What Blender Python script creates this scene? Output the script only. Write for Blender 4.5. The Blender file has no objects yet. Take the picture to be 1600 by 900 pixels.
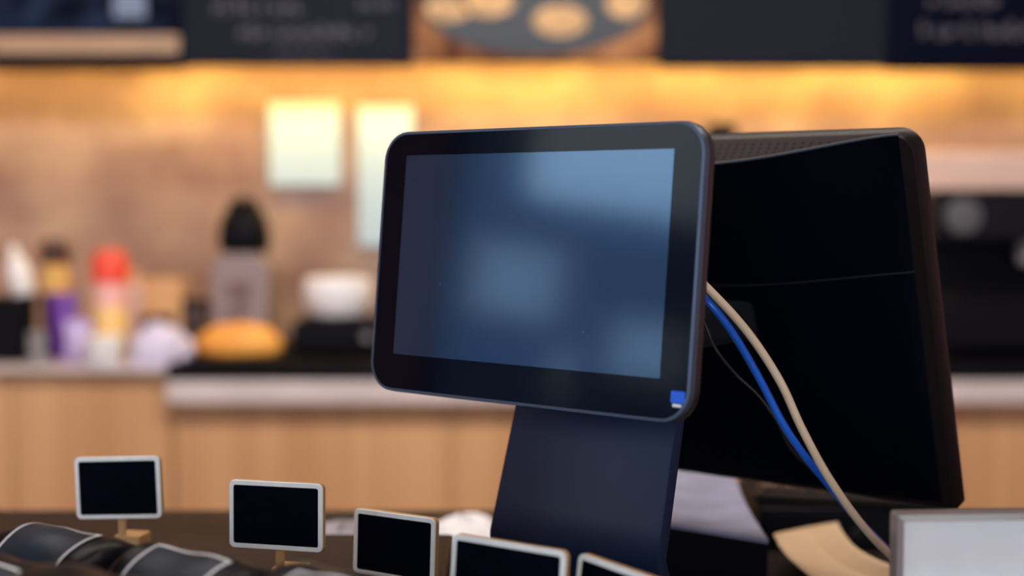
import bpy, bmesh, math, random
from mathutils import Vector, Matrix, noise
random.seed(7)
C = bpy.context.scene.collection
scene = bpy.context.scene
PI = math.pi

# ---------------------------------------------------------------- camera
F = 2300.0
PITCH = math.atan2(140.0, F)
CAM = Vector((0, 0, 1.4))
cd = bpy.data.cameras.new('camera'); cam = bpy.data.objects.new('camera', cd); C.objects.link(cam)
cam.location = CAM; cam.rotation_euler = (PI/2 - PITCH, 0, 0)
cd.sensor_width = 36; cd.lens = 36*F/1600
cd.dof.use_dof = True; cd.dof.focus_distance = 0.94; cd.dof.aperture_fstop = 3.0
cd.clip_start = .02; cd.clip_end = 100
scene.camera = cam
scene.view_settings.view_transform = 'Standard'
scene.view_settings.look = 'None'
scene.view_settings.gamma = 1
scene.view_settings.use_curve_mapping = False
scene.view_settings.exposure = 0.0

# ---------------------------------------------------------------- world
w = bpy.data.worlds.new('world'); scene.world = w; w.use_nodes = True
nt = w.node_tree; bg = nt.nodes['Background']
tc = nt.nodes.new('ShaderNodeTexCoord'); nz = nt.nodes.new('ShaderNodeTexNoise'); nz.inputs['Scale'].default_value = 3.0
cr = nt.nodes.new('ShaderNodeValToRGB')
cr.color_ramp.elements[0].position = .4; cr.color_ramp.elements[0].color = (.50, .60, .74, 1)
cr.color_ramp.elements[1].position = .65; cr.color_ramp.elements[1].color = (.95, 1.0, 1.0, 1)
nt.links.new(tc.outputs['Generated'], nz.inputs['Vector']); nt.links.new(nz.outputs['Fac'], cr.inputs['Fac'])
nt.links.new(cr.outputs['Color'], bg.inputs['Color']); bg.inputs['Strength'].default_value = 5.8

# ---------------------------------------------------------------- lights
def area(name, loc, rot, sx, sy, power, col, portal=False):
    l = bpy.data.lights.new(name, 'AREA'); l.shape = 'RECTANGLE'; l.size = sx; l.size_y = sy
    l.energy = power; l.color = col
    o = bpy.data.objects.new(name, l); C.objects.link(o); o.location = loc; o.rotation_euler = rot
    if portal: l.cycles.is_portal = True
    return o
for x, sx, pw in ((-1.95, 1.7, 5.5), (.12, 2.4, 15.5), (2.1, 1.4, 5.5)):
    area('shelf_led', (x, 4.225, 1.812), (math.radians(9), 0, 0), sx, .02, pw, (1, .63, .12))
area('window_portal', (-2.98, -.74, 1.75), (0, -PI/2, 0), 1.5, 2.72, 1, (1, 1, 1), True)
area('front_portal', (0, -2.98, 1.6), (PI/2, 0, 0), 4.4, 2.0, 1, (1, 1, 1), True)
area('ceiling_fill', (0, 2.0, 2.84), (math.radians(38), 0, 0), 3.0, .5, 112, (1, .88, .78))  # added fill, tilted to brighten the wood front of the back counter
area('ceiling_fill', (.2, .6, 2.86), (0, 0, 0), .6, .6, 8, (1, .93, .86))  # soft unseen overhead fill for the room

# ---------------------------------------------------------------- materials
def mat(name, col, rough=.5, metal=0., ior=1.5, coat=0., emit=None, estr=0., var=0., vscale=8., bump=0., bscale=40., stretch=(1,1,1), col2=None):
    m = bpy.data.materials.new(name); m.use_nodes = True
    n = m.node_tree.nodes; L = m.node_tree.links; b = n['Principled BSDF']
    b.inputs['Base Color'].default_value = (*col, 1); b.inputs['Roughness'].default_value = rough
    b.inputs['Metallic'].default_value = metal; b.inputs['IOR'].default_value = ior
    b.inputs['Coat Weight'].default_value = coat; b.inputs['Coat Roughness'].default_value = .08
    if emit: b.inputs['Emission Color'].default_value = (*emit, 1); b.inputs['Emission Strength'].default_value = estr
    t = n.new('ShaderNodeTexCoord'); mp = n.new('ShaderNodeMapping'); mp.inputs['Scale'].default_value = stretch
    L.new(t.outputs['Object'], mp.inputs['Vector'])
    z = n.new('ShaderNodeTexNoise'); z.inputs['Scale'].default_value = vscale; z.inputs['Detail'].default_value = 4
    L.new(mp.outputs[0], z.inputs['Vector'])
    mx = n.new('ShaderNodeMix'); mx.data_type = 'RGBA'
    c2 = col2 or tuple(max(0, c*(1-var)) for c in col); c1 = col if col2 else tuple(min(1, c*(1+var)) for c in col)
    mx.inputs[6].default_value = (*c1, 1); mx.inputs[7].default_value = (*c2, 1)
    r = n.new('ShaderNodeMapRange'); r.inputs[1].default_value = .35; r.inputs[2].default_value = .65
    L.new(z.outputs['Fac'], r.inputs[0]); L.new(r.outputs[0], mx.inputs[0]); L.new(mx.outputs[2], b.inputs['Base Color'])
    if bump:
        z2 = n.new('ShaderNodeTexNoise'); z2.inputs['Scale'].default_value = bscale; L.new(mp.outputs[0], z2.inputs['Vector'])
        bp = n.new('ShaderNodeBump'); bp.inputs['Strength'].default_value = bump; bp.inputs['Distance'].default_value = .002
        L.new(z2.outputs['Fac'], bp.inputs['Height']); L.new(bp.outputs[0], b.inputs['Normal'])
    return m

M_plastic = mat('black_plastic', (.010, .012, .017), .42, var=.1, bump=.15, bscale=900)
M_stand = mat('stand_metal', (.007, .015, .040), .40, metal=.0, ior=1.33, var=.05)
M_bezel = mat('bezel_glass', (.001, .002, .006), .08, ior=1.25)
M_rim = mat('rim_metal', (.10, .13, .18), .38, metal=.6)
M_monitor = mat('monitor_cover', (.0006, .0014, .0045), .45, ior=1.14, bump=.12, bscale=1200)
M_monitor_edge = mat('monitor_edge', (.012, .007, .007), .4, ior=1.3)
M_sticker = mat('blue_sticker', (.01, .12, .75), .25)
M_white = mat('white_plastic', (.8, .8, .82), .35)
M_paper = mat('white_paper', (.88, .86, .88), .85, var=.04, vscale=20)
M_lavpaper = mat('lavender_paper', (.25, .25, .36), .8, var=.15, vscale=25)
M_cream = mat('cream_card', (.54, .37, .22), .7, var=.05, vscale=20)
M_cable_cream = mat('cream_cable', (.68, .50, .34), .5, var=.05, vscale=60)
M_cable_blue = mat('blue_cable', (.012, .12, .62), .28, var=.1)
M_cable_black = mat('black_cable', (.015, .014, .013), .4)
M_counter = mat('dark_counter', (.012, .006, .004), .42, ior=1.3, var=.3, vscale=6, stretch=(1, 8, 8))
M_riser = mat('dark_wood', (.030, .013, .006), .5, ior=1.3, var=.3, vscale=5, stretch=(1, 10, 10))
M_chalk = mat('chalkboard', (.001, .0018, .006), .6, ior=1.1, var=.3, vscale=60)
M_frame_white = mat('frame_white', (.80, .79, .78), .5, var=.05, vscale=90)
M_tagwood = mat('pale_wood', (.50, .28, .11), .55, var=.2, vscale=30, stretch=(1, 1, .2))
M_foil = mat('black_foil', (.003, .003, .006), .36, ior=1.22, bump=.3, bscale=50)
M_label = mat('slate_label', (.016, .026, .042), .42, ior=1.28, var=.25, vscale=40)
M_labelw = mat('white_line', (.80, .80, .86), .5)
M_acrylic = mat('acrylic', (.24, .20, .19), .12, ior=1.49)
M_cab = mat('light_oak', (.66, .38, .19), .5, col2=(.52, .27, .12), vscale=3.2, stretch=(2.2, 1, .12))
M_topgrey = mat('pale_stone', (.62, .54, .54), .4, var=.06)
M_black = mat('black_enamel', (.004, .004, .007), .5, ior=1.18)
M_slate = mat('slate_board', (.012, .015, .024), .7, ior=1.15)
M_boarddark = mat('dark_board', (.003, .004, .012), .7, ior=1.1)
M_letters = mat('chalk_letters', (.13, .125, .17), .8)
M_floor = mat('floor_tile', (.16, .12, .09), .4, var=.15)
M_plaster = mat('plaster', (.72, .38, .46), .8, var=.06, vscale=3)
M_ceil = mat('ceiling_paint', (.22, .18, .16), .9)
M_darkframe = mat('window_frame', (.02, .02, .025), .5)

def wallmat():
    m = bpy.data.materials.new('brick_wall'); m.use_nodes = True
    n = m.node_tree.nodes; L = m.node_tree.links; b = n['Principled BSDF']; b.inputs['Roughness'].default_value = .75
    t = n.new('ShaderNodeTexCoord'); mp = n.new('ShaderNodeMapping'); mp.inputs['Rotation'].default_value = (PI/2, 0, 0)
    L.new(t.outputs['Object'], mp.inputs['Vector'])
    br = n.new('ShaderNodeTexBrick'); br.inputs['Scale'].default_value = 1.0
    br.inputs['Brick Width'].default_value = .24; br.inputs['Row Height'].default_value = .075; br.inputs['Mortar Size'].default_value = .006
    br.inputs['Color1'].default_value = (.325, .225, .185, 1); br.inputs['Color2'].default_value = (.39, .285, .245, 1); br.inputs['Mortar'].default_value = (.36, .275, .23, 1)
    L.new(mp.outputs[0], br.inputs['Vector'])
    z = n.new('ShaderNodeTexNoise'); z.inputs['Scale'].default_value = 4.2; z.inputs['Detail'].default_value = 2; L.new(t.outputs['Object'], z.inputs['Vector'])
    r = n.new('ShaderNodeValToRGB'); r.color_ramp.elements[0].position = .36; r.color_ramp.elements[0].color = (.66, .55, .58, 1)
    r.color_ramp.elements[1].position = .64; r.color_ramp.elements[1].color = (1.02, .97, .91, 1)
    L.new(z.outputs['Fac'], r.inputs['Fac'])
    mx = n.new('ShaderNodeMix'); mx.data_type = 'RGBA'; mx.blend_type = 'MULTIPLY'; mx.inputs[0].default_value = 1
    L.new(br.outputs['Color'], mx.inputs[6]); L.new(r.outputs['Color'], mx.inputs[7]); L.new(mx.outputs[2], b.inputs['Base Color'])
    bp = n.new('ShaderNodeBump'); bp.inputs['Strength'].default_value = .4; bp.inputs['Distance'].default_value = .004; bp.invert = True
    L.new(br.outputs['Fac'], bp.inputs['Height']); L.new(bp.outputs[0], b.inputs['Normal'])
    return m
M_wall = wallmat()

def screenmat():
    # anti-glare LCD under a glass front: dark, slightly blue, with a few dust specks
    m = bpy.data.materials.new('lcd_screen'); m.use_nodes = True
    n = m.node_tree.nodes; L = m.node_tree.links; b = n['Principled BSDF']
    b.inputs['Roughness'].default_value = .09; b.inputs['IOR'].default_value = 1.95; b.inputs['Specular Tint'].default_value = (.42, .68, .95, 1)
    t = n.new('ShaderNodeTexCoord'); v = n.new('ShaderNodeTexVoronoi'); v.inputs['Scale'].default_value = 42
    L.new(t.outputs['Object'], v.inputs['Vector'])
    c = n.new('ShaderNodeMath'); c.operation = 'LESS_THAN'; c.inputs[1].default_value = .022; L.new(v.outputs['Distance'], c.inputs[0])
    mx = n.new('ShaderNodeMix'); mx.data_type = 'RGBA'; mx.inputs[6].default_value = (.012, .022, .045, 1); mx.inputs[7].default_value = (.12, .16, .2, 1)
    L.new(c.outputs[0], mx.inputs[0]); L.new(mx.outputs[2], b.inputs['Base Color'])
    return m
M_screen = screenmat()

def ventmat():
    # staggered rows of small perforations laid out in the panel's own UV metres
    m = bpy.data.materials.new('perforated_plastic'); m.use_nodes = True
    n = m.node_tree.nodes; L = m.node_tree.links; b = n['Principled BSDF']; b.inputs['Roughness'].default_value = .5; b.inputs['IOR'].default_value = 1.3
    uv = n.new('ShaderNodeUVMap'); sep = n.new('ShaderNodeSeparateXYZ'); L.new(uv.outputs[0], sep.inputs[0])
    def mth(op, a, bb):
        k = n.new('ShaderNodeMath'); k.operation = op
        for i, s in enumerate((a, bb)):
            if s is None: continue
            if isinstance(s, (int, float)): k.inputs[i].default_value = s
            else: L.new(s, k.inputs[i])
        return k.outputs[0]
    fx = mth('MULTIPLY', mth('SUBTRACT', mth('FRACT', mth('DIVIDE', sep.outputs[0], .0066), None), .5), .0066)
    fy = mth('MULTIPLY', mth('SUBTRACT', mth('FRACT', mth('DIVIDE', sep.outputs[1], .0036), None), .5), .0036)
    d = mth('SQRT', mth('ADD', mth('MULTIPLY', fx, fx), mth('MULTIPLY', fy, fy)), None)
    hole = mth('MULTIPLY', mth('LESS_THAN', d, .0013), mth('GREATER_THAN', sep.outputs[1], .0036))
    mx = n.new('ShaderNodeMix'); mx.data_type = 'RGBA'; mx.inputs[6].default_value = (.030, .018, .019, 1); mx.inputs[7].default_value = (.001, .001, .001, 1)
    L.new(hole, mx.inputs[0]); L.new(mx.outputs[2], b.inputs['Base Color'])
    return m
M_vent = ventmat()

def picturemat(name, kind):
    m = bpy.data.materials.new(name); m.use_nodes = True
    n = m.node_tree.nodes; L = m.node_tree.links; b = n['Principled BSDF']; b.inputs['Roughness'].default_value = .6; b.inputs['IOR'].default_value = 1.12
    t = n.new('ShaderNodeTexCoord'); z = n.new('ShaderNodeTexNoise'); z.inputs['Scale'].default_value = 7 if kind else 9
    L.new(t.outputs['Object'], z.inputs['Vector']); r = n.new('ShaderNodeValToRGB')
    r.color_ramp.elements[0].position = .42; r.color_ramp.elements[1].position = .66
    a, c = (((.10, .035, .02), (.42, .20, .09)) if kind else ((.002, .004, .012), (.02, .035, .08)))
    r.color_ramp.elements[0].color = (*a, 1); r.color_ramp.elements[1].color = (*c, 1)
    L.new(z.outputs['Fac'], r.inputs['Fac']); L.new(r.outputs['Color'], b.inputs['Base Color'])
    return m
M_picwood = picturemat('picture_wood', 1); M_picnight = picturemat('picture_night', 0)

def glassmat():
    m = bpy.data.materials.new('window_glass'); m.use_nodes = True
    n = m.node_tree.nodes; L = m.node_tree.links; n.remove(n['Principled BSDF'])
    tr = n.new('ShaderNodeBsdfTransparent'); gl = n.new('ShaderNodeBsdfGlossy'); gl.inputs['Roughness'].default_value = .02
    mx = n.new('ShaderNodeMixShader'); mx.inputs[0].default_value = .06
    L.new(tr.outputs[0], mx.inputs[1]); L.new(gl.outputs[0], mx.inputs[2]); L.new(mx.outputs[0], n['Material Output'].inputs[0])
    return m
M_glass = glassmat()
M_clear = glassmat(); M_clear.name = 'clear_acrylic'

# ---------------------------------------------------------------- helpers
FW = Vector((0, math.cos(PITCH), -math.sin(PITCH))); UP = Vector((0, math.sin(PITCH), math.cos(PITCH)))
def ray(px, py): return Vector((1, 0, 0))*((px-800)/F) + UP*((450-py)/F) + FW
def P(px, py, Y):                     # the point of the place at depth Y seen there
    d = ray(px, py); return CAM + d*(Y/d.y)
def PZ(px, py, z):
    d = ray(px, py); return CAM + d*((z-CAM.z)/d.z)
def empty(name, loc, label, cat, rz=0, group=None):
    o = bpy.data.objects.new(name, None); C.objects.link(o); o.location = loc; o.rotation_euler = (0, 0, rz)
    o.empty_display_size = .02; o['label'] = label; o['category'] = cat
    if group: o['group'] = group
    return o
def obj(name, bm, m, parent=None, smooth=False, bevel=0., mats=None):
    bmesh.ops.recalc_face_normals(bm, faces=bm.faces[:])
    me = bpy.data.meshes.new(name); bm.to_mesh(me); bm.free()
    for x in (mats or [m]): me.materials.append(x)
    if smooth:
        for p in me.polygons: p.use_smooth = True
    o = bpy.data.objects.new(name, me); C.objects.link(o)
    if bevel:
        b = o.modifiers.new('bevel', 'BEVEL'); b.width = bevel; b.segments = 3; b.limit_method = 'ANGLE'
    if smooth or bevel:
        try:
            me.set_sharp_from_angle(angle=math.radians(40))
        except Exception: pass
    if parent: o.parent = parent
    return o
def tag(o, label, cat, group=None):
    o['label'] = label; o['category'] = cat
    if group: o['group'] = group
    return o
def struct(o): o['kind'] = 'structure'; return o
def box(bm, x0, x1, y0, y1, z0, z1, M=None):
    vs = [Vector((x, y, z)) for x in (x0, x1) for y in (y0, y1) for z in (z0, z1)]
    if M: vs = [M @ v for v in vs]
    v = [bm.verts.new(c) for c in vs]
    for f in ((0,1,3,2), (4,6,7,5), (0,4,5,1), (2,3,7,6), (0,2,6,4), (1,5,7,3)): bm.faces.new([v[i] for i in f])
    return bm
def BX(*a, M=None): return box(bmesh.new(), *a, M=M)
def loft(bm, loops, cap0=True, cap1=True, M=None):
    rows = [[bm.verts.new(M @ Vector(p) if M else Vector(p)) for p in l] for l in loops]
    n = len(rows[0])
    for a, b in zip(rows, rows[1:]):
        for i in range(n): bm.faces.new((a[i], a[(i+1) % n], b[(i+1) % n], b[i]))
    if cap0: bm.faces.new(rows[0][::-1])
    if cap1: bm.faces.new(rows[-1])
    return bm
def rr(x0, x1, z0, z1, r, y, n=8, rb=None):    # rounded rectangle in the xz plane at depth y
    r = max(r, .0002); out = []
    q = max(rb, .0002) if rb is not None else r
    for cx, cz, a, r_ in ((x1-r, z1-r, 0, r), (x0+r, z1-r, 90, r), (x0+q, z0+q, 180, q), (x1-q, z0+q, 270, q)):
        for k in range(n+1):
            t = math.radians(a + 90*k/n); out.append((cx + r_*math.cos(t), y, cz + r_*math.sin(t)))
    return out
def lathe(bm, prof, seg=28, M=None):
    loops = [[(r*math.cos(2*PI*i/seg), r*math.sin(2*PI*i/seg), z) for i in range(seg)] for r, z in prof]
    return loft(bm, loops, M=M)
def LT(prof, M=None, seg=28): return lathe(bmesh.new(), prof, seg, M)
def spline(pts, n=12):
    pts = [Vector(p) for p in pts]; q = [2*pts[0]-pts[1]] + pts + [2*pts[-1]-pts[-2]]; out = []
    for i in range(1, len(q)-2):
        for k in range(n):
            t = k/n; a, b, c, d = q[i-1], q[i], q[i+1], q[i+2]
            out.append(.5*((2*b) + (c-a)*t + (2*a-5*b+4*c-d)*t*t + (3*b-a-3*c+d)*t**3))
    out.append(pts[-1]); return out
def tube(bm, pts, r, seg=12, n=12):
    pts = spline(pts, n) if n else [Vector(p) for p in pts]; loops = []; ref = None
    for i, p in enumerate(pts):
        t = (pts[min(i+1, len(pts)-1)] - pts[max(i-1, 0)]).normalized()
        ref = (ref - t*ref.dot(t)).normalized() if ref else t.orthogonal().normalized()
        s = t.cross(ref); loops.append([p + (ref*math.cos(2*PI*k/seg) + s*math.sin(2*PI*k/seg))*r for k in range(seg)])
    return loft(bm, loops)
def grid(bm, f, nu, nv, uvf=None):
    V = [[bm.verts.new(f(i/nu, j/nv)) for j in range(nv+1)] for i in range(nu+1)]
    uvl = bm.loops.layers.uv.verify() if uvf else None
    for i in range(nu):
        for j in range(nv):
            fc = bm.faces.new((V[i][j], V[i+1][j], V[i+1][j+1], V[i][j+1]))
            if uvl:
                for l, (a, b) in zip(fc.loops, ((i, j), (i+1, j), (i+1, j+1), (i, j+1))): l[uvl].uv = uvf(a/nu, b/nv)
    return V
def T(x, y, z): return Matrix.Translation((x, y, z))
def R(deg, ax): return Matrix.Rotation(math.radians(deg), 4, ax)

# ---------------------------------------------------------------- room
struct(obj('floor', BX(-3.1, 3.1, -3.1, 4.5, -.1, 0), M_floor))
struct(obj('ceiling', BX(-3.1, 3.1, -3.1, 4.5, 2.9, 3.0), M_ceil))
struct(obj('wall_back', BX(-3.1, 3.1, 4.35, 4.5, 0, 2.9), M_wall))
struct(obj('wall_right', BX(3.0, 3.1, -3.0, 4.35, 0, 2.9), M_plaster))
# left wall with a shop window, window at y -2.1..0.2, z 1.0..2.5
WY0, WY1, WZ0, WZ1 = -2.1, .62, 1.0, 2.5
bm = bmesh.new(); box(bm, -3.1, -3, WY1, 4.35, 0, 2.9); box(bm, -3.1, -3, -3, WY0, 0, 2.9)
box(bm, -3.1, -3, WY0, WY1, 0, WZ0); box(bm, -3.1, -3, WY0, WY1, WZ1, 2.9); struct(obj('wall_left', bm, M_plaster))
bm = bmesh.new()
for y in (WY0, -1.2, -.44, WY1-.05): box(bm, -3.07, -3.02, y, y+.05, WZ0, WZ1)
for z in (WZ0, WZ1-.05): box(bm, -3.068, -3.022, WY0+.05, WY1-.05, z, z+.05)
w1 = struct(obj('window_1', bm, M_darkframe)); g1 = obj('pane', BX(-3.048, -3.042, WY0+.05, WY1-.05, WZ0+.05, WZ1-.05), M_glass, w1)
# unseen house added outside, shaped to pattern the reflection in the small display
t = empty('reflection_house', (-7.3, -1.0, -.2), 'dark blue house outside the shop window, added for the display reflection', 'house'); t['kind'] = 'structure'
obj('facade', box(BX(-.3, 0, -4.5, .62, 0, 2.82), -.3, 0, .62, 4.5, 0, 3.4), mat('navy_facade', (.04, .08, .15), .8, var=.25, vscale=1.5), t)  # taller part keeps bright sky out of one side of the reflection
for (y, z, hy, hz) in ((.62, 2.12, .28, .23), (-.22, 1.82, .27, .20), (.30, 1.62, .07, .17), (-1.2, 2.0, .3, .3), (2.0, 2.0, .3, .3)):
    f_ = obj('window', BX(0, .03, y-hy, y+hy, z+.2-hz, z+.2+hz), mat('block_grey', (.24, .28, .34), .7), t); obj('pale_block', BX(.03, .045, y-hy*.8, y+hy*.8, z+.2-hz*.8, z+.2+hz*.8), mat('block_pale', (.48, .52, .56), .7), f_)  # pale blocks added where the reflection needs lighter patches
# front wall (behind the photographer) with a wide shop window
bm = bmesh.new(); box(bm, -3, -2.2, -3.1, -3, 0, 2.9); box(bm, 2.2, 3, -3.1, -3, 0, 2.9)
box(bm, -2.2, 2.2, -3.1, -3, 0, .6); box(bm, -2.2, 2.2, -3.1, -3, 2.6, 2.9); struct(obj('wall_front', bm, M_plaster))
bm = bmesh.new()
for x in (-2.2, -.75, .7, 2.15): box(bm, x, x+.05, -3.07, -3.02, .6, 2.6)
for z in (.6, 2.55): box(bm, -2.15, 2.15, -3.068, -3.022, z, z+.05)
w2 = struct(obj('window_2', bm, M_darkframe)); obj('pane', BX(-2.15, 2.15, -3.048, -3.042, .65, 2.55), M_glass, w2)

# ---------------------------------------------------------------- back counter
GR = 'base units under the back counter'
XS = P(262, 600, 3.68).x
for i, (x0, x1) in enumerate(((-2.4, XS-.81), (XS-.805, XS-.003), (XS+.003, .55), (.555, 2.4))):
    lab = ('light oak base unit at the left end of the back counter', 'light oak base unit behind the small chalkboard signs',
           'light oak base unit seen below the small touch display', 'light oak base unit at right beside the big monitor')[i]
    t = empty('base_cabinet', ((x0+x1)/2, 3.72, 0), lab, 'cabinet', group=GR); hw = (x1-x0)/2; zc_ = .960 if i < 2 else .885
    obj('body', BX(-hw, hw, .02, .6, .1, zc_), M_cab, t); obj('plinth', BX(-hw, hw, .07, .58, 0, .1), M_black, t)
    for s in (-1, 1):
        d = obj('door', BX(min(s*hw*.998, s*.002), max(s*hw*.998, s*.002), 0, .02, .11, zc_-.005), M_cab, t, bevel=.002)
        obj('handle', BX(s*.06-.006, s*.06+.006, -.02, 0, .16, .3), M_black, d)
xs = XS
tag(obj('worktop', BX(-2.45, xs-.002, 3.68, 4.34, .962, .974), M_topgrey, bevel=.004), 'pale grey stone worktop at left carrying bottles and packets', 'worktop')
t = empty('raised_worktop', ((xs+2.45)/2, 3.68, .887), 'black topped worktop with thick pale edge behind the touch display', 'worktop')
hw = (2.45-xs)/2
obj('slab', BX(-hw, hw, -.02, .66, 0, .057), M_topgrey, t, bevel=.004); obj('counter_mat', BX(-hw, hw, -.018, .66, .0575, .100), M_black, t, bevel=.003)
ZL, ZR = .975, .990

# ---------------------------------------------------------------- menu boards with lettering and pictures
YB = 4.08
def menu_board(px0, px1, pyb, label, m, kind):
    a = P(px0, pyb, YB); b = P(px1, pyb, YB); hw = (b.x-a.x)/2 + .0008; z0 = a.z
    t = empty('menu_board', ((a.x+b.x)/2, YB, z0), label, 'menu board', group='menu boards over the back counter')
    p = obj('panel', BX(-hw, hw, 0, .045, 0, .62), m, t, bevel=.004)
    cx = (a.x+b.x)/2
    def loc(px, py): q = P(px, py, YB); return q.x-cx, q.z-z0
    if kind == 'text':
        return t, loc
    return t, loc
def letters(t, loc, rows):
    for (x0, x1, py, h) in rows:
        bm = bmesh.new()      # illegible lettering: strokes of uneven height grouped into words
        xa, zc = loc(x0, py); xb, _ = loc(x1, py); x = xa; k = 0
        hh = h/570.
        while x < xb:
            wd = hh*random.uniform(.35, .6); a = hh*random.choice((.62, .62, 1.0))
            box(bm, x, x+wd*.32, -.003, 0, zc-hh*.31, zc-hh*.31+a*.9); box(bm, x+wd*.25, min(xb, x+wd), -.003, 0, zc-hh*.31+(.0 if k % 2 else .5)*hh*.6, zc-hh*.31+(.2 if k % 2 else .75)*hh*.6)
            x += wd*1.2; k += 1
            if random.random() < .2 and x < xb:
                x += hh*.4; obj('word', bm, M_letters, t); bm = bmesh.new()
        if bm.verts: obj('word', bm, M_letters, t)
        else: bm.free()
t, loc = menu_board(-60, 286, 108, 'menu board with dark coffee picture and tan strip, top left corner', M_boarddark, 'pic')
a = loc(-50, 60); b = loc(279, 0)
obj('picture', BX(a[0], b[0], -.004, 0, loc(0, 52)[1], .56), M_picnight, t)
obj('wooden_strip', BX(a[0], b[0], -.006, 0, loc(0, 84)[1], loc(0, 55)[1]), mat('tan_print', (.42, .27, .17), .6, var=.1), t)
M_pale = mat('pale_print', (.16, .22, .34), .6)
obj('cup_print', BX(loc(178, 0)[0], loc(228, 0)[0], -.006, -.004, loc(0, 28)[1], .40), M_pale, t)
t, loc = menu_board(287, 642, 103, 'slate menu board with pale lettering, left of the cookie picture', M_slate, 'text')
letters(t, loc, [(335, 482, 12, 26), (375, 582, 52, 24), (430, 520, 82, 9), (562, 612, 6, 22), (330, 500, -30, 20), (330, 560, -62, 20)])
t, loc = menu_board(644, 1030, 98, 'menu board with picture of cookies on a dark plate', M_slate, 'pic')
a = loc(648, 96); b = loc(1026, 0)
obj('picture', BX(a[0], b[0], -.004, 0, a[1], .6), M_picwood, t)
c = loc(838, 20)
ell = lambda cx, cz, rx, rz, y: [(cx+rx*math.cos(q*PI/16), y, cz+rz*math.sin(q*PI/16)) for q in range(32)]
obj('plate_print', loft(bmesh.new(), [ell(c[0], c[1]+.02, .31, .135, -.004), ell(c[0], c[1]+.02, .31, .135, -.007)]), mat('plate_print', (.02, .03, .045), .5), t)
M_cookie = mat('cookie_print', (.62, .38, .17), .6, var=.3, vscale=30)
for (px, py, rx, rz) in ((875, 33, .075, .042), (762, 3, .075, .04), (700, 14, .06, .035), (978, 6, .055, .04), (860, -40, .07, .035)):
    c = loc(px, py); obj('cookie_print', loft(bmesh.new(), [ell(c[0], c[1], rx, rz, -.007), ell(c[0], c[1], rx, rz, -.009)]), M_cookie, t)
t, loc = menu_board(1031, 1384, 106, 'plain dark menu board right of the cookie picture', M_slate, 'plain')
letters(t, loc, [(1080, 1300, -40, 20)])
t, loc = menu_board(1386, 1740, 110, 'dark menu board with lettering in the top right corner', M_boarddark, 'text')
letters(t, loc, [(1452, 1572, 2, 24), (1440, 1640, 50, 28), (1450, 1600, -40, 20)])
t = empty('shelf_light', (0, 4.24, 1.84), 'long amber light strip behind the menu boards', 'light strip')
obj('profile', BX(-2.8, 2.8, -.02, .10, 0, .03), M_black, t)
obj('diffuser', BX(-2.8, 2.8, -.012, .012, -.008, 0), mat('led', (1, .7, .3), .5, emit=(1, .55, .15), estr=6), t)

# ---------------------------------------------------------------- things on the back wall
YW = 4.345
def on_wall(name, x0, x1, y0, y1, m, label, cat, th=.012, part=None):
    a = P(x0, y1, YW-th); b = P(x1, y0, YW-th)
    return a, b
M_poster = mat('poster_paper', (.40, .56, .72), .7, var=.04, vscale=4)
for (x0, x1, y0, y1, lab) in ((421, 531, 160, 290, 'pale poster on the brick wall left of the touch display'),
                              (560, 645, 165, 385, 'pale green poster half hidden behind the touch display')):
    a = P(x0, y1, 4.33); b = P(x1, y0, 4.33); hw = (b.x-a.x)/2; h = b.z-a.z
    t = empty('wall_poster', ((a.x+b.x)/2, 4.33, a.z), lab, 'poster', group='pale posters on the brick wall')
    obj('sheet', BX(-hw, hw, 0, .006, 0, h), M_poster, t); obj('backing', BX(-hw+.005, hw-.005, .006, .018, .005, h-.005), M_black, t)
a = P(1108, 228, 4.2); b = P(1152, 192, 4.2)
t = empty('wall_speaker', ((a.x+b.x)/2, 4.2, a.z), 'small black speaker on the wall above the monitor', 'speaker')
hw = (b.x-a.x)/2; obj('cabinet', BX(-hw, hw, 0, .09, 0, b.z-a.z), M_black, t, bevel=.006); obj('bracket', BX(-.01, .01, .09, .15, .02, .045), M_black, t)
a = P(1425, 332, 4.25); b = P(1640, 236, 4.25)
t = empty('wall_panel', ((a.x+b.x)/2, 4.25, a.z), 'pale pink wall panel above the coffee machine', 'panel'); hw = (b.x-a.x)/2
obj('face', BX(-hw, hw, 0, .02, 0, b.z-a.z), mat('pale_pink', (.62, .46, .43), .6, var=.05), t, bevel=.004); obj('backing', BX(-hw+.02, hw-.02, .02, .1, .02, b.z-a.z-.02), M_black, t)
a = P(1440, 372, 4.0); b = P(1640, 338, 4.0)
t = empty('wall_shelf', ((a.x+b.x)/2, 4.0, a.z), 'brown wooden shelf between pale wall panel and coffee machine', 'shelf'); hw = (b.x-a.x)/2
obj('board', BX(-hw, hw, 0, .345, 0, b.z-a.z), mat('brown_shelf', (.12, .055, .03), .5, col2=(.20, .14, .08), vscale=4), t, bevel=.004)
for s in (-1, 1): obj('bracket', BX(s*hw*.8-.01, s*hw*.8+.01, .05, .345, -.04, 0), M_black, t)

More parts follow.
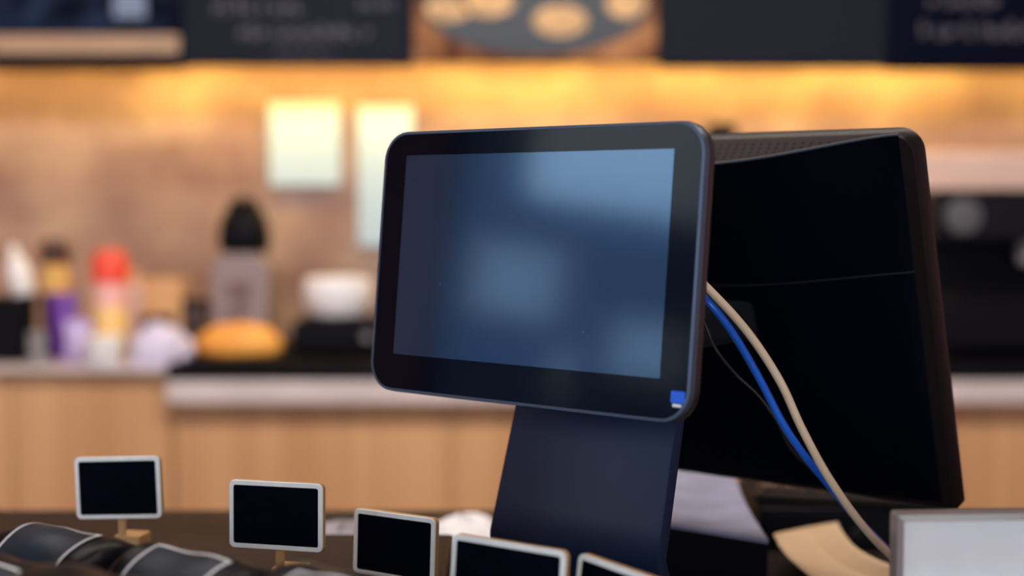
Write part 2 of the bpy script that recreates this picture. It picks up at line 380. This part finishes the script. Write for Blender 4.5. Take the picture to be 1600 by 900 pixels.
# ---------------------------------------------------------------- things on the back counter
def at(px, Y, z): return Vector((P(px, 400, Y).x, Y, z))
def hp(py, Y, z): return P(800, py, Y).z - z         # height over z of the picture row py at depth Y
S = 1/597.0
def bottle(px, Y, z, label, r, prof_body, parts, tilt=0, name='squeeze_bottle', cat='bottle'):
    t = empty(name, at(px, Y, z), label, cat)
    M = R(tilt, 'Y') if tilt else None
    for nm, pf, m in parts: obj(nm, LT(pf, M), m, t, smooth=True)
    return t
M_gold = mat('gold_label', (.72, .45, .14), .5); M_purple = mat('purple_print', (.13, .03, .30), .5); M_lav = mat('lavender_print', (.50, .40, .68), .6, var=.15)
M_red = mat('red_plastic', (.80, .06, .03), .4); M_yel = mat('yellow_body', (.88, .58, .22), .5); M_pink = mat('pink_label', (.85, .45, .42), .5)
M_brown = mat('brown_cap', (.05, .012, .008), .4); M_tan = mat('tan_card', (.66, .38, .18), .7); M_greybot = mat('grey_glass', (.25, .25, .27), .3)
# black caddy with a white bottle standing in it
t = empty('storage_caddy', at(14, 3.86, ZL), 'black storage caddy at the left edge of the back counter', 'caddy')
obj('box', BX(-.06, .05, -.06, .06, 0, .17), M_black, t, bevel=.008); obj('rim', BX(-.064, .054, -.064, .064, .155, .163), M_black, t)
bottle(36, 3.86, ZL+.172, 'white bottle leaning on top of the black storage caddy', .03, None,
       [('body', [(.026, 0), (.031, .01), (.031, .07), (.024, .09), (.012, .105)], M_white), ('cap', [(.013, .104), (.013, .125), (.006, .135)], M_white)], tilt=-12)
bottle(86, 3.98, ZL, 'tall bottle with dark brown cap and gold label beside the caddy', .035, None,
       [('body', [(.034, 0), (.036, .01), (.036, .2), (.033, .215)], M_black), ('label', [(.037, .17), (.037, .232)], M_gold), ('neck', [(.034, .21), (.03, .24), (.03, .25)], M_gold), ('cap', [(.036, .25), (.04, .26), (.04, .30), (.028, .315)], M_brown)])
bottle(56, 3.74, ZL, 'small grey glass in front of the black caddy', .02, None,
       [('bowl', [(.015, 0), (.02, .002), (.023, .085), (.021, .085), (.018, .006)], M_greybot)], name='drinking_glass', cat='glass')
def packet(px, Y, z, w, h, d, m, m2, label, rot=0, name='snack_packet'):
    t = empty(name, at(px, Y, z), label, 'packet', rz=math.radians(rot))
    def f(s):
        loops = []
        for k in range(9):
            q = k/8; dd = d/2*math.sin(PI*q)**.5 + .002; ww = w/2*(1-.05*math.sin(PI*q))
            loops.append([(ww*math.cos(a*PI/12)*(1 if abs(math.cos(a*PI/12)) > .5 else 1), dd*math.sin(a*PI/12), h*q) for a in range(24)])
        return loops
    obj('pouch', loft(bmesh.new(), f(1)), m, t, smooth=True); obj('top_seal', BX(-w/2, w/2, -.0015, .0015, h-.002, h+.012), m2, t)
    return t
packet(98, 3.86, ZL, .075, .165, .04, M_purple, M_purple, 'deep purple packet beside the tall gold labelled bottle')
packet(120, 3.80, ZL, .07, .10, .04, M_lav, M_lav, 'lavender packet in front of the deep purple packet', 10)
bottle(172, 3.84, ZL, 'red capped yellow squeeze bottle on the pale grey worktop', .045, None,
       [('body', [(.04, 0), (.043, .01), (.043, .19), (.034, .215)], M_yel), ('label', [(.0445, .145), (.0445, .205)], M_pink), ('cap', [(.042, .203), (.048, .21), (.047, .26), (.036, .285), (.012, .292)], M_red)])
bottle(160, 3.72, ZL, 'short white tub in front of the red capped bottle', .05, None,
       [('body', [(.040, 0), (.044, .005), (.046, .062)], M_white), ('lid', [(.048, .062), (.048, .075), (.04, .078)], M_white)], name='plastic_tub', cat='tub')
bottle(208, 4.0, ZL, 'pink white bottle between red capped bottle and tan box', .03, None,
       [('body', [(.03, 0), (.032, .01), (.03, .17), (.015, .2)], mat('pinkish', (.70, .50, .44), .4)), ('cap', [(.014, .2), (.014, .225), (.008, .23)], M_tan)])
t = empty('cardboard_box', at(257, 4.02, ZL), 'tan cardboard box behind the crumpled lavender bag', 'box')
obj('carton', BX(-.053, .053, -.04, .04, 0, .205), M_tan, t, bevel=.002); obj('flap', BX(-.053, .053, -.042, 0, .2055, .209), M_tan, t)
t = empty('dark_jar', at(243, 3.88, ZL), 'low dark jar in front of the tan cardboard box', 'jar')
obj('body', LT([(.04, 0), (.043, .004), (.043, .1)]), M_black, t, smooth=True); obj('lid', LT([(.045, .1), (.045, .115), (.03, .118)]), M_brown, t, smooth=True)
# crumpled lavender-white plastic bag
bm = bmesh.new(); bmesh.ops.create_icosphere(bm, subdivisions=4, radius=1)
for v in bm.verts:
    d = 1 + .22*noise.noise(v.co*2.3) + .12*noise.noise(v.co*5.1)
    v.co = Vector((v.co.x*.078*d, v.co.y*.05*d, max(0, (v.co.z+.35)*.075*d)))
t = tag(obj('plastic_bag', bm, mat('lavender_bag', (.62, .58, .76), .5, var=.12, vscale=14), smooth=True), 'crumpled lavender white plastic bag left of the orange loaf tray', 'bag')
t.location = at(249, 3.76, ZL)
# tray of orange bread
t = empty('bread_tray', at(372, 3.78, ZR), 'dark tray in front of the coffee grinder', 'tray')
obj('base', BX(-.13, .13, -.07, .07, 0, .008), M_black, t, bevel=.003)
for s in (-1, 1): obj('handle', BX(s*.125-.006, s*.125+.006, -.03, .03, .008, .02), M_black, t)
bm = bmesh.new(); bmesh.ops.create_icosphere(bm, subdivisions=4, radius=1)
for v in bm.verts:
    d = 1 + .05*noise.noise(v.co*3); v.co = Vector((v.co.x*.112*d, v.co.y*.05*d, max(0, (v.co.z+.45)*.055*d)))
o = tag(obj('bread_loaf', bm, mat('orange_crust', (.80, .30, .04), .5, col2=(.90, .42, .08), vscale=14), smooth=True), 'glazed orange bread loaf on the dark tray', 'bread'); o.location = at(372, 3.78, ZR+.009)
# coffee grinder
t = empty('coffee_grinder', at(382, 4.02, ZR), 'coffee grinder with black bean hopper and grey body', 'coffee grinder')
M_grey = mat('grinder_grey', (.27, .20, .20), .45, metal=.2)
obj('body', loft(bmesh.new(), [[(x*.5, y+.0, z) for x, y, z in [(a, b, zz) for a, b in ((-.13, -.09), (.13, -.09), (.13, .09), (-.13, .09))]] for zz in (0, .03)] +
                 [[(x, y, zz) for x, y in ((-.075*k, -.08), (.075*k, -.08), (.075*k, .08), (-.075*k, .08))] for zz, k in ((.10, 1.0), (.22, 1.05), (.262, .7))]), M_grey, t, bevel=.006)
obj('hopper', LT([(.045, .255), (.06, .262), (.072, .285), (.068, .33), (.055, .37), (.04, .39)]), M_black, t, smooth=True)
obj('lid', LT([(.042, .39), (.042, .398), (.03, .41), (.008, .415)]), M_black, t, smooth=True)
obj('portafilter_fork', BX(-.025, .025, -.13, -.08, .12, .135), M_grey, t); obj('dosing_spout', LT([(.015, .14), (.03, .19)], T(0, -.1, 0)), M_grey, t, smooth=True)
# dark knock box beside grinder
t = empty('canister', at(306, 3.98, ZR), 'dark brown canister left of the coffee grinder', 'canister')
obj('body', LT([(.034, 0), (.036, .004), (.036, .12)]), mat('brown_tin', (.075, .05, .05), .4), t, smooth=True); obj('lid', LT([(.038, .12), (.038, .135), (.02, .14)]), M_black, t, smooth=True)
# black warmer with white bowl
t = empty('food_warmer', at(520, 3.92, ZR), 'low black food warmer under the white bowl', 'warmer')
obj('body', BX(-.10, .16, -.10, .14, .012, .085), M_black, t, bevel=.01); obj('top_plate', BX(-.09, .15, -.09, .12, .0855, .092), M_black, t, bevel=.002)
for a in (-.08, .13):
    for b in (-.08, .11): obj('foot', LT([(.012, 0), (.012, .012)], T(a, b, 0)), M_black, t)
obj('knob', LT([(.012, 0), (.010, .016)], T(.1, -.10, .05) @ R(90, 'X')), M_greybot, t)
bottle(528, 3.92, ZR+.093, 'white bowl on the black food warmer beside the display', .08, None,
       [('bowl', [(.045, 0), (.07, .008), (.09, .04), (.094, .075), (.088, .105), (.083, .103), (.08, .05), (.05, .014)], M_white), ('foot_ring', [(.04, -.0), (.04, .003)], M_white)], name='white_bowl', cat='bowl')
# coffee machine at the right
t = empty('coffee_machine', at(1585, 3.95, ZR), 'black coffee machine at the right edge behind the monitor', 'coffee machine')
obj('lower_body', BX(-.26, .3, -.16, .2, .02, .16), M_black, t, bevel=.01)
obj('back_body', BX(-.26, .3, .02, .2, .1605, .30), M_black, t, bevel=.01)
obj('upper_body', BX(-.26, .3, -.16, .2, .3005, .435), mat('machine_black', (.006, .006, .010), .45, ior=1.2), t, bevel=.012)
obj('gauge', LT([(.042, 0), (.046, .006), (.046, .012), (.03, .016)], T(-.19, -.16, .365) @ R(90, 'X')), mat('chrome_grey', (.09, .09, .10), .4, ior=1.3), t, smooth=True)
obj('group_head', LT([(.035, .24), (.04, .26), (.04, .30)], T(.02, -.08, 0)), M_greybot, t, smooth=True)
obj('drip_tray', BX(-.2, .24, -.17, 0, .161, .17), M_black, t)
for a in (-.22, .26):
    for b in (-.12, .16): obj('foot', LT([(.02, 0), (.018, .02)], T(a, b, 0)), M_black, t)

# ---------------------------------------------------------------- near counter
ZC = 1.08
tag(obj('service_counter', BX(-1.2, 1.4, .35, 1.50, ZC-.05, ZC), M_counter, bevel=.004), 'dark brown polished counter top under the sale terminal', 'counter')
t = empty('counter_base', (.1, .95, 0), 'dark wooden counter base under the polished top', 'counter base')
obj('carcass', BX(-1.25, 1.25, -.5, .45, .08, ZC-.051), M_riser, t); obj('plinth', BX(-1.2, 1.2, -.45, .4, 0, .08), M_black, t)
ZT = 1.14
t = empty('display_riser', (-.39, .86, ZC), 'low dark wooden riser carrying the black packs', 'riser')
obj('deck', BX(-.36, .345, -.32, .27, .045, .06), M_riser, t, bevel=.003)
for s in (-.35, .335): obj('side_panel', BX(s-.01, s+.01, -.31, .26, 0, .045), M_riser, t)

# ---------------------------------------------------------------- sale terminal
YAW = math.radians(39.9)
uh = Vector((math.cos(YAW), -math.sin(YAW), 0)); bk = Vector((math.sin(YAW), math.cos(YAW), 0))
DC = Vector((.00794, .92855, 1.362)); O = Vector((DC.x, DC.y, ZC)) + bk*.06
term = empty('sale_terminal', O, 'black sale terminal with small touch display and big rear monitor', 'sale terminal', rz=-YAW)
# local frame: x along the screens, y away from the customer, z up
def lean(deg, loc): return Matrix.Translation(loc) @ R(-deg, 'X')      # tilts the top away from the customer
LD = lean(5.95, (0, -.06, DC.z-ZC))
X0, X1, Z0, Z1 = -.1299, .1305, -.0931, .0843
h = obj('customer_display', loft(bmesh.new(), [rr(X0+.0022, X1-.0022, Z0+.0022, Z1-.0022, .0185, .0006), rr(X0+.0004, X1-.0004, Z0+.0004, Z1-.0004, .0202, .0026), rr(X0, X1, Z0, Z1, .0205, .0045), rr(X0, X1, Z0, Z1, .0205, .0085),
     rr(X0+.003, X1-.003, Z0+.003, Z1-.003, .018, .0125), rr(X0+.02, X1-.02, Z0+.02, Z1-.02, .012, .019), rr(X0+.045, X1-.045, Z0+.04, Z1-.04, .01, .028)], M=LD), mat('display_housing', (.022, .016, .017), .38), term, smooth=True)
n = 8
def ring(x0, x1, z0, z1, r, w, y0, y1, bm, M):
    a = rr(x0, x1, z0, z1, r, y1); b = rr(x0+.0006, x1-.0006, z0+.0006, z1-.0006, r-.0006, y0); c = rr(x0+w, x1-w, z0+w, z1-w, max(r-w, .0005), y0-.0002); d = rr(x0+w, x1-w, z0+w, z1-w, max(r-w, .0005), y1)
    return loft(bm, [a, b, c, d, a], False, False, M)
obj('rim', ring(X0+.0002, X1-.0002, Z0+.0002, Z1-.0002, .0203, .0024, -.0010, .0032, bmesh.new(), LD), M_rim, h, smooth=True)
obj('front_glass', loft(bmesh.new(), [rr(X0+.0025, X1-.0025, Z0+.0025, Z1-.0025, .018, .0005), rr(X0+.0025, X1-.0025, Z0+.0025, Z1-.0025, .018, -.0007)], M=LD), M_bezel, h)
obj('screen', loft(bmesh.new(), [rr(-.1085, .1085, -.0673, .0673, .0006, -.0006), rr(-.1085, .1085, -.0673, .0673, .0006, -.0010)], M=LD), M_screen, h)
s = obj('sticker', loft(bmesh.new(), [rr(.117, .1265, -.0805, -.0735, .001, -.0006), rr(.117, .1265, -.0805, -.0735, .001, -.0012)], M=LD), M_sticker, h); s['label'] = 'glossy blue corner sticker'
s = obj('sticker', loft(bmesh.new(), [rr(.1185, .1245, -.0828, -.0810, .0008, -.0006), rr(.1185, .1245, -.0828, -.0810, .0008, -.0012)], M=LD), M_white, h); s['label'] = 'white strip under the blue sticker'

# neck: a bent plate that leans under the display and curls back into the base
NL, NR = -.061, .068
prof = []                                  # (y, z) centre line, from the top down
zt, yt = .255, .035; sl = math.tan(math.radians(15))
zb = .090; yb = yt - (zt-zb)*sl
for k in range(9): q = k/8; prof.append((yt + (yb-yt)*q, zt + (zb-zt)*q))
rad = .096
for k in range(1, 15):
    a = math.radians(15 + (90-15)*k/14); a0 = math.radians(15)
    prof.append((yb + rad*(math.cos(a0) - math.cos(a)) , zb - rad*(math.sin(a)-math.sin(a0)) ))
zl = prof[-1][1]
def slab(bm, pf, th, x0f, x1f):
    L_, R_ = [], []
    for i, (y, z) in enumerate(pf):
        a = pf[max(i-1, 0)]; b = pf[min(i+1, len(pf)-1)]; d = Vector((b[0]-a[0], b[1]-a[1])).normalized(); nn = Vector((d.y, -d.x))
        L_.append((y+nn.x*th/2, z+nn.y*th/2)); R_.append((y-nn.x*th/2, z-nn.y*th/2))
    n_ = len(pf); loops = []
    for i in range(n_):
        x0, x1 = x0f(i/(n_-1)), x1f(i/(n_-1)); c = .003
        (ya, za), (yc, zc) = L_[i], R_[i]
        lerp = lambda t_: (ya+(yc-ya)*t_, za+(zc-za)*t_)
        loops.append([(x0, *lerp(.25)), (x0+c*.3, *lerp(.05)), (x0+c, *lerp(0)), (x1-c, *lerp(0)), (x1-c*.3, *lerp(.05)), (x1, *lerp(.25)), (x1, *lerp(.75)), (x1-c, *lerp(1)), (x0+c, *lerp(1)), (x0, *lerp(.75))])
    return loft(bm, loops)
obj('neck', slab(bmesh.new(), prof, .012, lambda t: NL-.022*t-.03*max(0, t-.36), lambda t: NR+.012*t), M_stand, term, smooth=True)
yl = prof[-1][0]
obj('base', loft(bmesh.new(), [[(p[0], p[2], zz) for p in rr(NL-.020+e, NR+.004-e, yl-.03+e, yl+.07-e, .02, 0)] for zz, e in ((.0, .002), (.003, 0), (.014, 0), (.0185, .0025))]), M_stand, term, smooth=True)
obj('support_arm', BX(-.035, .035, -.02, .20, .215, .245), M_plastic, term, bevel=.006)
obj('tilt_hinge', LT([(.016, -.045), (.018, -.04), (.018, .04), (.016, .045)], T(0, -.03, .262) @ R(90, 'Y')), M_plastic, term, smooth=True)

# big monitor at the back, leaning towards the customer
B = Vector((.3204, 1.0441, 1.1769)); rel = B - O
bx, by, bz = rel.dot(uh), rel.dot(bk), rel.z
MW, MH = .352, .28
LM = lean(-17.1, (bx, by, bz))
mm = obj('main_monitor', loft(bmesh.new(), [rr(-MW+.002, -.002, .002, MH-.002, .014, -.003, rb=.002), rr(-MW, 0, 0, MH, .016, 0, rb=.003), rr(-MW, 0, 0, MH, .016, .012, rb=.003), rr(-MW+.003, -.003, .003, MH-.003, .014, .015, rb=.002)], M=LM), M_monitor_edge, term, smooth=True)
obj('monitor_screen', loft(bmesh.new(), [rr(-MW+.016, -.016, .016, MH-.016, .001, .0145), rr(-MW+.016, -.016, .016, MH-.016, .001, .0156)], M=LM), M_bezel, mm)
hwm = MW/2; cxm = -hwm; ins = .011
def g(x): return .0135*max(0., 1-((x-cxm)/(hwm-ins))**2)**1.6
def dep(x): return .0185*max(0., 1-((x-cxm)/(hwm-ins))**2)**1.6
zt_ = MH-.0012
def strip(a, b):
    x = -MW+ins + (MW-2*ins)*a
    return LM @ Vector((x, -.003 - dep(x)*b, zt_ - g(x)*b))
bm = bmesh.new(); grid(bm, strip, 80, 10, lambda a, b: ((MW-2*ins)*a, math.hypot(g(-MW+ins+(MW-2*ins)*a), dep(-MW+ins+(MW-2*ins)*a))*b)); obj('vent_panel', bm, M_vent, mm, smooth=True)
def cover(a, b):
    x = -MW+ins + (MW-2*ins)*a; zc = zt_ - g(x); z = zc + (.006-zc)*b
    ex = max(0., 1-((x-cxm)/(hwm-ins))**2)
    d = dep(x)*(1-b) + .010*math.sin(PI*b)*ex**.6 + .002*b*ex**.3
    return LM @ Vector((x, -.003 - d, z))
bm = bmesh.new(); grid(bm, cover, 80, 50); obj('rear_cover', bm, M_monitor, mm, smooth=True)
tp = [cover(i/60, 0) for i in range(61)]
obj('crease_glint', tube(bmesh.new(), tp, .0009, 8, 0), mat('glint_grey', (.16, .17, .20), .3, metal=.5), mm, smooth=True)  # pale tube stands in for the glint along the crease
sm = [cover(i/40, .335 - .0*(1-((i/40-.5)*2)**2)+.02) + LM.to_3x3() @ Vector((0, -.0004, 0)) for i in range(41)]
obj('seam', tube(bmesh.new(), sm, .0005, 6, 0), M_plastic, mm, smooth=True)
# closing wall behind the cover so the shell is a solid body
# ---------------------------------------------------------------- cables
def cable(name, pts, r, m, label):
    o = tag(obj(name, tube(bmesh.new(), [P(*p) if len(p) == 3 else Vector(p[:3]) for p in pts], r), m, smooth=True), label, 'cable'); return o
cable('cream_cable', [(1020, 380, .985), (1062, 408, .965), (1102, 447, .95), (1148, 495, .95), (1185, 542, .955), (1222, 602, .96), (1252, 668, .965), (1292, 742, .975), (1345, 818, .985), (1396, 872, 1.0), (1450, 915, 1.03), (1520, 935, 1.09)], .0028, M_cable_cream, 'thick cream cable curving down behind the touch display')
cable('blue_cable', [(1030, 400, 1.0), (1062, 425, .975), (1101, 466, .955), (1130, 500, .955), (1160, 545, .96), (1192, 602, .965), (1222, 660, .97), (1252, 705, .98), (1290, 752, .995), (1330, 800, 1.005), (1375, 848, 1.015), (1430, 900, 1.04), (1500, 930, 1.09)], .0026, M_cable_blue, 'bright blue cable running beside the cream cable')
cable('black_cable', [(1060, 440, 1.0), (1098, 500, .98), (1118, 545, .98), (1150, 585, .985), (1185, 618, .985), (1215, 660, .985), (1235, 700, .99), (1265, 732, 1.0), (1310, 775, 1.02), (1380, 850, 1.04), (1450, 905, 1.07), (1500, 928, 1.10)], .0010, M_cable_black, 'thin black cable left of the blue cable')

# ---------------------------------------------------------------- small chalkboard signs
def chalk_sign(x, y, z, yaw, ln, rl, label, W=.066, H=.047, ZT=ZT):
    t = empty('chalkboard_sign', (x, y, ZT), label, 'sign', rz=-yaw, group='small chalkboard signs among the black packs')
    M = T(0, 0, z-ZT) @ Matrix.Rotation(-ln, 4, 'X') @ Matrix.Rotation(-rl, 4, 'Y')
    w_, h_ = W/2, H/2; fr = .0032
    obj('backing', loft(bmesh.new(), [rr(-w_, w_, -h_, h_, .004, .0002), rr(-w_, w_, -h_, h_, .004, .0042)], M=M), M_tagwood, t, smooth=True)
    a = rr(-w_, w_, -h_, h_, .004, 0); a2 = rr(-w_+.0004, w_-.0004, -h_+.0004, h_-.0004, .0036, -.0008)
    b = rr(-w_+fr, w_-fr, -h_+fr, h_-fr, .0016, -.0008); b2 = rr(-w_+fr, w_-fr, -h_+fr, h_-fr, .0016, 0)
    obj('frame', loft(bmesh.new(), [a, a2, b, b2, a], False, False, M), M_frame_white, t, smooth=True)
    obj('board', loft(bmesh.new(), [rr(-w_+fr, w_-fr, -h_+fr, h_-fr, .0016, .0), rr(-w_+fr, w_-fr, -h_+fr, h_-fr, .0016, -.0003)], M=M), M_chalk, t)
    zb_ = z-ZT; off = .0065
    obj('stick', BX(-.0028, .0028, off-.0015, off+.0015, .004, zb_-H*.2), M_tagwood, t, bevel=.0006)
    obj('foot', BX(-.005, .015, off-.004, off+.016, 0, .014), M_tagwood, t, bevel=.001)
    return t
chalk_sign(-.2866, 1.060, 1.1899, .153, .03, .046, 'small white framed chalkboard sign farthest left, standing alone', .0656, .0455)
chalk_sign(-.1566, .965, 1.1900, .266, .03, .004, 'white framed chalkboard sign, second from left', .0673, .0455)
chalk_sign(-.0788, .970, 1.1683, .484, .03, -.016, 'chalkboard sign third from left, turned, with tan wooden edge', .0641, .0445)
chalk_sign(-.0032, .803, 1.1863, .50, .06, -.03, 'widest chalkboard sign in front of the terminal neck', .072, .048, ZT=ZC)
chalk_sign(.0580, .786, 1.1778, .80, .06, -.08, 'chalkboard sign farthest right, only its slanted top corner showing', .066, .046, ZT=ZC)


# ---------------------------------------------------------------- black packs with slate labels
def pack(px, py, D, yaw, label, Lh=.075, Rr=.034, lx=0, lw=.0275, roll=0, seed=0, th0=-22, th1=100, z=None):
    # px, py: where the top of the label's middle shows; D: its depth
    top = P(px, py, D); cz = top.z - Rr*.985
    t = empty('black_pack', (top.x + math.sin(math.radians(0))*0, D, ZT), label, 'pack', rz=-math.radians(yaw), group='black packs with slate labels')
    zc = cz - ZT
    def rad_(s):
        q = abs(s); return Rr*(1 - .06*q*q)*(max(0, 1-max(0, (q-.72)/.28)**2.2))**.5*(1) + .0016
    def surf(s, th, off=0):
        x = Lh*s; r = rad_(s)+off
        w_ = max(0, (abs(s)-.62)/.38)
        nz_ = noise.noise(Vector((x*38+seed*9, math.cos(th)*1.3, math.sin(th)*1.3)))*.0022 + noise.noise(Vector((x*90+seed, math.cos(th)*3, math.sin(th)*3)))*.0035*w_
        r += nz_
        return Vector((x, -r*math.sin(th), zc + r*math.cos(th)))
    bm = bmesh.new(); grid(bm, lambda a, b: surf(-1+2*a, 2*PI*b), 64, 48); bmesh.ops.remove_doubles(bm, verts=bm.verts[:], dist=1e-6)
    body = obj('pouch', bm, M_foil, t, smooth=True)
    for s in (-1, 1): obj('end_seal', BX(min(s*Lh*.985, s*(Lh+.005)), max(s*Lh*.985, s*(Lh+.005)), -.0008, .0008, zc-.014, zc+.014), M_foil, t)
    s0, s1 = (lx-lw)/Lh, (lx+lw)/Lh; a0, a1 = math.radians(th0), math.radians(th1)
    bm = bmesh.new(); grid(bm, lambda a, b: surf(s0+(s1-s0)*a, a0+(a1-a0)*b, .0005), 24, 32); lb = obj('label', bm, M_label, t, smooth=True)
    bw = .0019; bs = bw/Lh; ba = bw/Rr; bm = bmesh.new(); e = .0009
    grid(bm, lambda a, b: surf(s0+bs*a, a0+(a1-a0)*b, e), 2, 40); grid(bm, lambda a, b: surf(s1-bs*a, a0+(a1-a0)*b, e), 2, 40)
    grid(bm, lambda a, b: surf(s0+(s1-s0)*a, a0+ba*b, e), 32, 2); grid(bm, lambda a, b: surf(s0+(s1-s0)*a, a1-ba*b, e), 32, 2)
    obj('label_border', bm, M_labelw, lb, smooth=True)
    return t
pack(98, 835, .84, 36, 'black pack with slate label, leftmost of the back row', Lh=.054, Rr=.0335, seed=1, th0=-9, lw=.029)
pack(305, 872, .765, 38, 'black pack with slate label between the two left signs', Lh=.054, Rr=.0335, seed=2, th0=0, lw=.0295)
pack(-2, 882, .748, 38, 'black pack in the lower left corner, only its label corner showing', Lh=.052, Rr=.033, seed=3, th0=8, lw=.029)
pack(138, 905, .652, 38, 'black pack cut off by the bottom edge below the leftmost sign', Lh=.055, Rr=.040, seed=4, th0=24, lw=.020)
pack(535, 903, .68, 38, 'black pack cut off by the bottom edge beside the turned sign', Lh=.050, Rr=.037, seed=5, th0=10, lw=.022)

# ---------------------------------------------------------------- clear sign holder at right
ah = P(1396, 800, .80); bh = P(1400, 800, .80)
t = empty('sign_holder', (ah.x, .80, ZC), 'clear acrylic stand holding a blank white card, lower right corner', 'sign holder', rz=math.radians(3))
HH = ah.z - ZC; HW = .15
bm = bmesh.new()
obj('frame', ring(0, HW, 0, HH, .002, .0042, -.0055, .0055, bmesh.new(), None), M_acrylic, t)
obj('front_panel', BX(.0044, HW-.0044, -.0045, -.0035, .0044, HH-.0044), M_clear, t)
obj('card', BX(.0052, HW-.0046, -.001, 0, .0046, HH-.0052), M_paper, t)
obj('foot', BX(0, HW, -.035, .045, .0, .004), M_acrylic, t)

# ---------------------------------------------------------------- papers, card strip and keyboard on the counter
def sheet_mesh(c, nu=16, nv=12, wob=.004, th=.0006, seed=0):   # four corners in the place, a slightly buckled sheet
    a, b, c_, d = c; bm = bmesh.new()
    f = lambda s: (lambda u_, v_: (a.lerp(b, u_)).lerp(d.lerp(c_, u_), v_) + Vector((0, 0, s + wob*abs(noise.noise(Vector((u_*3+seed, v_*3, seed)))))))
    grid(bm, f(th), nu, nv); return bm
# thick pad of lavender-white paper
z = 1.135
q = [PZ(985, 722, z), PZ(1148, 742, z), PZ(1200, 842, z), PZ(985, 806, z)]
bm = bmesh.new()
right = [q[1].lerp(q[2], k/6) + Vector((-.003*math.sin(PI*k/6), 0, 0)) for k in range(7)]
poly = [q[0]] + right + [q[3]]
bm2 = bmesh.new(); loft(bm2, [[Vector((p.x, p.y, ZC)) for p in poly], [Vector((p.x, p.y, z-.004)) for p in poly]])
loft(bm, [[Vector((p.x, p.y, z-.0038)) for p in poly], [Vector((p.x, p.y, z-.0005)) for p in poly]])
t = empty('paper_pad', (poly[4].x, poly[4].y, ZC), 'lavender white paper pad lying behind the terminal neck', 'paper pad')
for o in (obj('sheets', bm, M_lavpaper, t), obj('holder_block', bm2, M_black, t)): o.matrix_parent_inverse = Matrix.Translation(-t.location)
c0 = sum(poly, Vector())/len(poly)
# crumpled napkins left of the neck
def crumple(name, cs, z, label, m, h, cat, seed):
    pts = [PZ(px, py, z) for px, py in cs]; ctr = sum(pts, Vector())/len(pts); bm = bmesh.new(); nr = 10; na = 40
    top = []
    def outline(a):
        k = a/(2*PI)*len(pts); i = int(k) % len(pts); f = k-int(k); return pts[i].lerp(pts[(i+1) % len(pts)], f)
    V = []
    for i in range(1, nr+1):
        row = []
        for j in range(na):
            q_ = ctr.lerp(outline(2*PI*j/na), i/nr); k = i/nr
            row.append(bm.verts.new((q_.x, q_.y, ZC+.002 + h*(1-k**3) + .008*noise.noise(Vector((i*.5+seed, j*.6, seed)))*(1-k))))
        V.append(row)
    c = bm.verts.new(Vector((ctr.x, ctr.y, ZC+.002+h)))
    for j in range(na): bm.faces.new((c, V[0][j], V[0][(j+1) % na]))
    for i in range(nr-1):
        for j in range(na): bm.faces.new((V[i][j], V[i+1][j], V[i+1][(j+1) % na], V[i][(j+1) % na]))
    bm.faces.new([bm.verts.new(Vector((v.co.x, v.co.y, ZC+.0005))) for v in V[-1]])
    n0 = len(bm.verts); 
    tag(obj(name, bm, m), label, cat)
crumple('paper_napkin', [(672, 812), (700, 803), (742, 796), (770, 800), (775, 832), (740, 838), (690, 834)], 1.09, 'crumpled white paper napkin just left of the terminal neck', M_paper, .012, 'napkin', 3)
crumple('grey_cloth', [(500, 808), (560, 806), (585, 815), (580, 842), (520, 846), (498, 835)], 1.09, 'grey folded cloth behind the second and third signs', mat('grey_cloth', (.36, .33, .36), .9), .010, 'cloth', 8)
# bent cream card strip, outer and inner edge curled up
oe = [(1209, 834, 1.112), (1222, 858, 1.112), (1245, 882, 1.112), (1280, 908, 1.112), (1330, 930, 1.112)]
ce = [(1262, 823, 1.1040), (1276, 850, 1.1040), (1305, 876, 1.1040), (1345, 896, 1.1040), (1400, 915, 1.1040)]
ie = [(1308, 815, 1.116), (1322, 838, 1.116), (1345, 860, 1.116), (1392, 882, 1.116), (1450, 893, 1.116)]
A = [spline([PZ(*p) for p in l], 8) for l in (oe, ce, ie)]
bm = bmesh.new(); nA = len(A[0])-1
def strp(a, b):
    i = min(int(a*nA+.5), nA); p, q_, r_ = A[0][i], A[1][i], A[2][i]
    return p.lerp(q_, b*2) if b < .5 else q_.lerp(r_, b*2-1)
grid(bm, strp, nA, 8)
o = tag(obj('card_strip', bm, M_cream, smooth=True), 'curved cream card strip beside the acrylic sign holder', 'card strip')
md = o.modifiers.new('thick', 'SOLIDIFY'); md.thickness = .0012; md.offset = -1
# dark keyboard
t = empty('cash_drawer', (.305, 1.395, ZC), 'low black cash drawer under the dark keyboard', 'cash drawer')
obj('body', BX(-.075, .095, -.060, .09, 0, .036), M_black, t, bevel=.002); dr = obj('drawer', BX(-.073, .093, -.063, -.0602, .004, .032), M_black, t); obj('lock', LT([(.005, 0), (.005, .002)], T(.01, -.063, .015) @ R(90, 'X')), M_monitor_edge, dr)
t = empty('keyboard', (.325, 1.388, ZC+.0365), 'dark brown keyboard on the cash drawer under the rear monitor', 'keyboard', rz=-math.radians(12))
obj('case', BX(-.09, .09, -.05, .05, 0, .010), M_counter, t, bevel=.003)
kp = None; M_key = mat('key_brown', (.05, .024, .018), .3)
for r_ in range(5):
    for c_ in range(9):
        if kp is None: kp = obj('key', BX(-.0078, .0078, -.0078, .0078, .0102, .016), M_key, t, bevel=.0015); k_ = kp
        else: k_ = kp.copy(); C.objects.link(k_); k_.parent = t
        k_.location = (-.076 + .019*c_, -.038 + .019*r_, 0)
